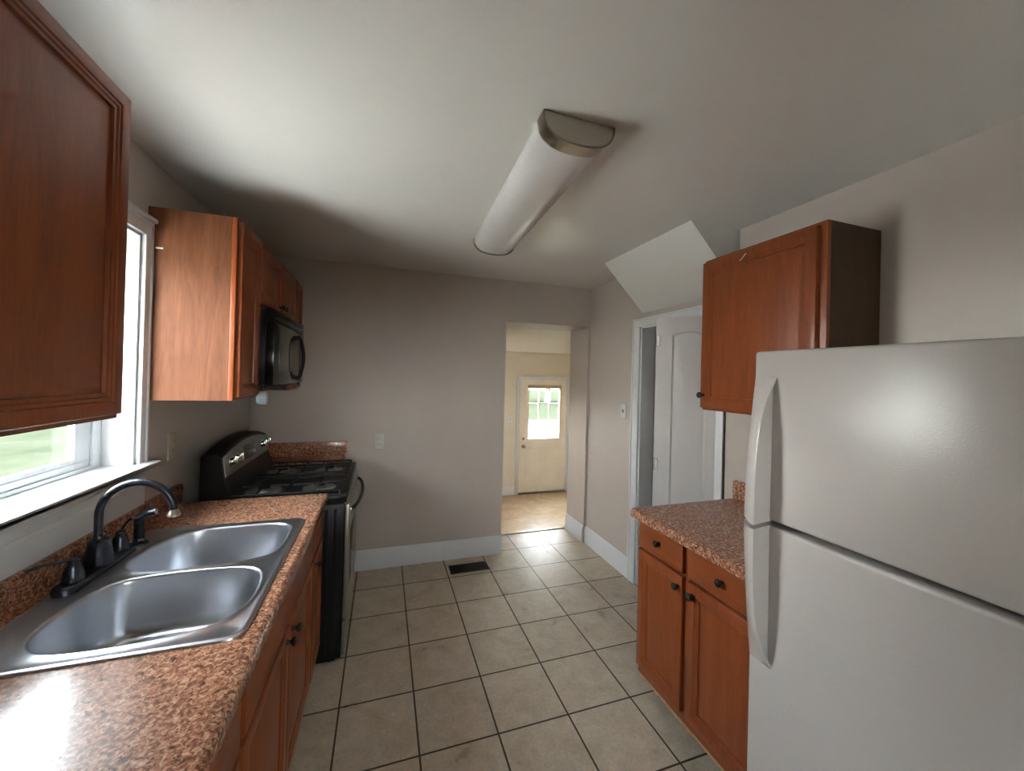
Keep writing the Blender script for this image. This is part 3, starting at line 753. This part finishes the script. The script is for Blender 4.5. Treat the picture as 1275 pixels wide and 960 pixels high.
# ------------------------------------------------------------ closet casing and folded door
c = MB(); casing(c, 'x', XR, -1, CY0, CY1, 0, CZ, .078, .018, wtop=.062, w0=.056)
c.box(XR-.001, XR+.116, CY0, CY0+.014, 0, CZ); c.box(XR-.001, XR+.116, CY1-.014, CY1, 0, CZ); c.box(XR-.001, XR+.116, CY0, CY1, CZ-.012, CZ)
struct(c.build('trim_7', TRIM))
def arch_outline(u0, u1, v0, v1, rise, n=20):
    """outline of an arched panel as a function of the inset d"""
    def f(d):
        a, b, c, e = u0+d, u1-d, v0+d, v1-d
        pts = [(a, c), (b, c), (b, e-rise)]
        for k in range(1, n):
            t = k/n; pts.append((b+(a-b)*t, e-rise+rise*(1-(2*t-1)**2)))
        return [Vector(p) for p in pts+[(a, e-rise)]]
    return f
def rect_outline(u0, u1, v0, v1): return lambda d: [Vector(p) for p in ((u0+d, v0+d), (u1-d, v0+d), (u1-d, v1-d), (u0+d, v1-d))]
def moulded_leaf(name, P0, P1, nrm, z0, z1, t, mat, parent, panels):
    """door leaf from P0 to P1 (xy of the front face line), front normal nrm, moulded raised panels on the front"""
    P0, P1, nrm = Vector(P0), Vector(P1), Vector(nrm).normalized(); w = (P1-P0).length; ax = (P1-P0)/w
    def W(u, v, n): p = P0+ax*u+nrm*n; return (p.x, p.y, v)
    bm = bmesh.new()
    outer = [Vector(p) for p in ((0, z0), (w, z0), (w, z1), (0, z1))]
    fr = [bm.verts.new(W(p.x, p.y, 0)) for p in outer]; bk = [bm.verts.new(W(p.x, p.y, -t)) for p in outer]
    for i in range(4): bm.faces.new([fr[i], fr[(i+1) % 4], bk[(i+1) % 4], bk[i]])
    bm.faces.new(bk)
    loops = [fr]
    for pts in panels:
        prev = None
        for d, n in ((0, 0), (-.004, -.003), (-.009, -.0055), (-.014, -.0055), (-.026, -.001), (-.030, 0)):
            r = [bm.verts.new(W(p.x, p.y, n)) for p in pts(-d)]
            if prev:
                for i in range(len(r)): bm.faces.new([prev[i], prev[(i+1) % len(r)], r[(i+1) % len(r)], r[i]])
            else: loops.append(r)
            prev = r
        bm.faces.new(prev)
    es = []
    for rr in loops:
        for i in range(len(rr)): es.append(bm.edges.get((rr[i], rr[(i+1) % len(rr)])) or bm.edges.new((rr[i], rr[(i+1) % len(rr)])))
    bmesh.ops.triangle_fill(bm, use_beauty=True, use_dissolve=False, edges=es)
    bmesh.ops.recalc_face_normals(bm, faces=bm.faces[:])
    m = MB(); m.bm.free(); m.bm = bm
    return m.build(name, mat, parent, 22)
AP = Vector((1.776, -1.286)); PV = Vector((1.997, -1.515)); w_ = (PV-AP).length
D2 = bpy.data.objects.new('door_2', None); COL.objects.link(D2); D2.location = (1.93, -1.3, 0.01); D2['kind'] = 'structure'
dA = (AP-PV).normalized(); nA = Vector((-.72, -.69))
pn = [rect_outline(.066, w_-.062, .20, .64), arch_outline(.066, w_-.062, .775, 1.842, .022)]
moulded_leaf('door_leaf', AP, PV, nA, .012, 1.93, .035, DOORW, D2, pn)
# second leaf, mirrored about the opening direction
AB = AP+Vector((.022, .020)); PB = Vector((1.997, -1.012)); AB2 = Vector((1.777, -1.2405)); wb = (PB-AB2).length
moulded_leaf('door_leaf', AB2, Vector((1.997, -1.012)), Vector((-.70, .715)), .012, 1.93, .035, DOORW, D2, [rect_outline(.066, wb-.062, .20, .64), arch_outline(.066, wb-.062, .775, 1.842, .022)])
for zz in (1.79, 1.02, .28):
    MB().box(1.774, 1.781, -1.2755, -1.252, zz-.035, zz+.035, bev=.002).build('hinge', TRIM, D2)

# ------------------------------------------------------------ porch door
D1 = bpy.data.objects.new('door_1', None); COL.objects.link(D1); D1.location = (2.89, PY, PF); D1['kind'] = 'structure'
dx0, dx1, dz1 = 2.445, 3.344, 1.492; gx0, gx1, gz0, gz1 = 2.607, 3.209, .45, 1.39
slab = MB().grid_wall('y', PY+.012, PY+.055, dx0, dx1, PF+.02, dz1, [(gx0, gx1, gz0, gz1)])
so_ = slab.build('door_slab', plain('porch_door_paint', (.78, .72, .62), .35), D1, 0)
pm = MB()
for u0 in (dx0+.13, (dx0+dx1)/2+.035):
    w0 = .285
    for i0, d0 in ((0, .006),):
        pm.box(u0, u0+w0, PY+.006, PY+.013, PF+.24, PF+.25, bev=.002); pm.box(u0, u0+w0, PY+.006, PY+.013, .30, .31, bev=.002)
        pm.box(u0, u0+.01, PY+.006, PY+.013, PF+.24, .31, bev=.002); pm.box(u0+w0-.01, u0+w0, PY+.006, PY+.013, PF+.24, .31, bev=.002)
        pm.box(u0+.04, u0+w0-.04, PY+.007, PY+.013, PF+.29, .265, bev=.003)
pm.build('panel_moulding', so_.data.materials[0], D1)
lf = MB()
for a, b2, c0, d0 in ((gx0-.022, gx1+.022, gz0-.022, gz0+.004), (gx0-.022, gx1+.022, gz1-.004, gz1+.022), (gx0-.022, gx0+.004, gz0, gz1), (gx1-.004, gx1+.022, gz0, gz1)): lf.box(a, b2, PY+.002, PY+.014, c0, d0, bev=.003)
for k in (1, 2):
    x = gx0+(gx1-gx0)*k/3; lf.box(x-.008, x+.008, PY+.014, PY+.034, gz0, gz1, bev=.003)
    z = gz0+(gz1-gz0)*k/3; lf.box(gx0, gx1, PY+.014, PY+.034, z-.008, z+.008, bev=.003)
lf.build('muntins', so_.data.materials[0], D1)
B(gx0, gx1, PY+.030, PY+.034, gz0, gz1).build('door_glass', GLASS, D1, 0)
bl = MB(); bl.box(gx0-.02, gx1+.02, PY-.030, PY+.001, gz1-.045, gz1+.015, bev=.004)
for k in range(5): bl.box(gx0-.012, gx1+.012, PY-.026, PY-.002, gz1-.052-.009*k, gz1-.047-.009*k, bev=.001)
bl.build('raised_blind', BLIND, D1)
for z_, r_ in ((.318, .028), (.452, .022)):
    MB().lathe([(r_+.004, 0), (r_+.002, .006), (.012, .008), (.011, .022), (r_, .030), (r_, .045), (r_*.6, .052), (0, .053)] if r_ > .025 else [(r_+.004, 0), (r_, .010), (r_*.6, .013), (.006, .014), (.006, .026), (0, .027)], (2.525, PY+.012, z_), (0, -1, 0), 20).build('knob' if r_ > .025 else 'deadbolt', BRASS, D1, 40)
B(dx0-.005, dx1+.005, PY-.03, PY+.06, PF, PF+.018, bev=.004).build('sill', plain('door_sill', (.10, .085, .06), .4, .5), D1)
c = MB(); casing(c, 'y', PY, -1, 2.437, 3.352, PF, 1.499, .061, .018)
for a, b2 in ((2.437, 2.445), (3.344, 3.352)): c.box(a, b2, PY-.001, PY+.14, PF, 1.499)
c.box(2.437, 3.352, PY-.001, PY+.14, 1.492, 1.499); c.box(2.445, 2.462, PY+.056, PY+.07, PF, 1.49); c.box(3.327, 3.344, PY+.056, PY+.07, PF, 1.49)
struct(c.build('trim_8', TRIM))

# ------------------------------------------------------------ outlets, switch, vent
def outlet(name, label, face, d, u, v, mat, kind='outlet', group=None):
    f = mapper(face, d, u, v); c = f(0, 0, 0)
    T = thing(name, label, kind, c, group)
    def bx(u0, u1, v0, v1, n0, n1, bev=.001):
        a, b2 = f(u0, v0, n0), f(u1, v1, n1); return MB().box(a[0], b2[0], a[1], b2[1], a[2], b2[2], bev=bev)
    bx(-.038, .038, -.06, .06, 0, .006, .003).build('cover_plate', mat, T)
    if kind == 'outlet':
        for s_ in (-1, 1):
            o = bx(-.017, .017, s_*.021-.014, s_*.021+.014, .005, .0085, .004).build('receptacle', mat, T)
            q = bx(-.008, -.0055, s_*.021-.005, s_*.021+.006, .0083, .0089, 0); a = f(.0055, s_*.021-.005, .0083); b2 = f(.008, s_*.021+.006, .0089)
            q.box(a[0], b2[0], a[1], b2[1], a[2], b2[2]); q.build('slots', SLOT, o, 0)
    else:
        bx(-.006, .006, -.013, .013, .0055, .0075).build('toggle_slot', SLOT, T); bx(-.004, .004, -.002, .012, .007, .018, .002).build('toggle', mat, T)
    return T
outlet('wall_outlet', 'double wall outlet on the grey back wall right of the range', '-y', YB, .135, 1.003, PLATE)
outlet('wall_outlet', 'beige wall outlet between the window and the range above the counter', '+x', XL, -1.107, 1.186, PLATEB)
outlet('light_switch', 'white toggle switch on the right wall beside the closet casing', '-x', XR, -.590, 1.288, TRIM, 'switch')
outlet('wall_outlet', 'low outlet on the porch wall left of the far door', '-y', PY, 2.25, -.26, TRIM)
outlet('light_switch', 'switch on the porch wall left of the far door', '-y', PY, 2.262, .80, TRIM, 'switch')
T = thing('floor_register', 'dark metal floor register in the tiles by the back wall', 'vent', (.845, -.222, 0))
vr = MB()
for a in ((.69, 1.0, -.288, -.274), (.69, 1.0, -.170, -.156), (.69, .704, -.288, -.156), (.986, 1.0, -.288, -.156)): vr.box(*a, 0, .006, bev=.002)
vr.build('rim', VENTM, T)
vs_ = MB(); 
for k in range(19): x = .709+.015*k; vs_.box(x, x+.005, -.275, -.169, .001, .0045)
vs_.box(.704, .986, -.2245, -.2195, .001, .005); vs_.build('louvres', VENTM, T)
MB().box(.703, .987, -.275, -.169, .0002, .0012).build('duct_opening', DARKIN, T, 0)

# ------------------------------------------------------------ outdoors
GZ = -.72
struct(B(-40, 60, -40, 60, GZ-.2, GZ).build('ground_lawn', GRASS, smooth=0))
struct(MB().box(-26, XLo-.01, -16, 2.2, GZ, GZ+.03).build('ground_bounce_patio', CONC, smooth=0))  # pale patio added out of view to bounce light up to the ceiling
struct(MB().box(-6, 30, 10.2, 15.2, GZ, GZ+.03).build('ground_driveway', ASPH, smooth=0))
struct(MB().box(XLo, XR+.93, YF-.15, YB+TH, GZ, -.09).build('ground_foundation', CONC, smooth=0))
def tree(x, y, h, r, seed, label):
    T = thing('tree', label, 'tree', (x, y, GZ), None)
    MB().tube([(x, y, GZ-.05), (x+.1, y, GZ+h*.3), (x-.1, y+.1, GZ+h*.62)], [.28, .22, .12], 10).build('trunk', BARK, T)
    bm = bmesh.new(); rnd = random.Random(seed)
    for k in range(9):
        ret = bmesh.ops.create_icosphere(bm, subdivisions=4, radius=1)
        a = rnd.uniform(0, 2*PI); rr = rnd.uniform(.1, .62)*r; c = Vector((x+rr*math.cos(a), y+rr*math.sin(a), GZ+h*rnd.uniform(.32, .82))); s_ = r*rnd.uniform(.42, .62)
        for v in ret['verts']:
            d = v.co.normalized(); n = noise.noise(d*2.3+Vector((seed, k, 0)))*.35+noise.noise(d*7+Vector((k, seed, 3)))*.22
            v.co = c+d*s_*(1+n)
    m = MB(); m.bm.free(); m.bm = bm; m.build('crown', LEAF, T, 0)
for i, (x, y, h, r, lab) in enumerate(((5.2, 27, 8.5, 4.0, 'tree beyond the lawn, seen through the left panes of the porch door'), (14.4, 29, 9.5, 3.6, 'broad tree beyond the lawn behind the middle panes of the porch door'), (23.2, 28, 8, 3.4, 'tree beyond the lawn, seen through the right panes of the porch door'), (-19.5, 10.5, 9, 5, 'tree far across the lawn outside the kitchen window'))):
    tree(x, y, h, r, i+1, lab)

# ------------------------------------------------------------ light
w = bpy.data.worlds.new('World'); SC.world = w; w.use_nodes = True
nt = w.node_tree; bg = nt.nodes['Background']
tc = nt.nodes.new('ShaderNodeTexCoord'); sep = nt.nodes.new('ShaderNodeSeparateXYZ'); nt.links.new(tc.outputs['Generated'], sep.inputs[0])
cr = ramp(nt, sep.outputs['Z'], [(0, (1.0, .985, .96)), (.5, (.85, .92, 1.0))])
nt.links.new(cr, bg.inputs['Color']); bg.inputs['Strength'].default_value = 38.0
sun = bpy.data.lights.new('Sun', 'SUN'); sun.energy = 34; sun.angle = math.radians(1.5); sun.color = (1, .95, .86)
so2 = bpy.data.objects.new('sun', sun); COL.objects.link(so2)
dirv = Vector((-.55, .50, -1.0)); so2.rotation_euler = dirv.to_track_quat('-Z', 'Y').to_euler()

# ------------------------------------------------------------ camera
cam = bpy.data.cameras.new('Camera'); co = bpy.data.objects.new('camera', cam); COL.objects.link(co); SC.camera = co
F_, YAW, PIT, ROL, CXp, CYp = 479.0116, 0.31906336, 0.00521137, 0.02570684, 635.7306, 466.3672
cam.sensor_width = 36; cam.sensor_fit = 'HORIZONTAL'; cam.lens = F_/1275*36; cam.clip_start = .02
cam.shift_x = -(CXp-637.5)/1275; cam.shift_y = (CYp-480)/1275
fw = Vector((math.sin(YAW)*math.cos(PIT), math.cos(YAW)*math.cos(PIT), math.sin(PIT)))
rt = Vector((math.cos(YAW), -math.sin(YAW), 0)); up = rt.cross(fw)
rt2 = rt*math.cos(ROL)+up*math.sin(ROL); up2 = -rt*math.sin(ROL)+up*math.cos(ROL)
M = Matrix((rt2, up2, -fw)).transposed().to_4x4(); M.translation = Vector((.15406, -3.25321, 1.54285)); co.matrix_world = M

SC.view_settings.view_transform = 'Standard'; SC.view_settings.look = 'None'; SC.view_settings.gamma = 1; SC.view_settings.use_curve_mapping = False
SC.view_settings.exposure = 0.85
SC.cycles.use_denoising = True
SC.cycles.max_bounces = 14; SC.cycles.diffuse_bounces = 8; SC.cycles.glossy_bounces = 6; SC.cycles.transparent_max_bounces = 12
SC.cycles.sample_clamp_indirect = 12
SC.cycles.caustics_reflective = False; SC.cycles.caustics_refractive = False
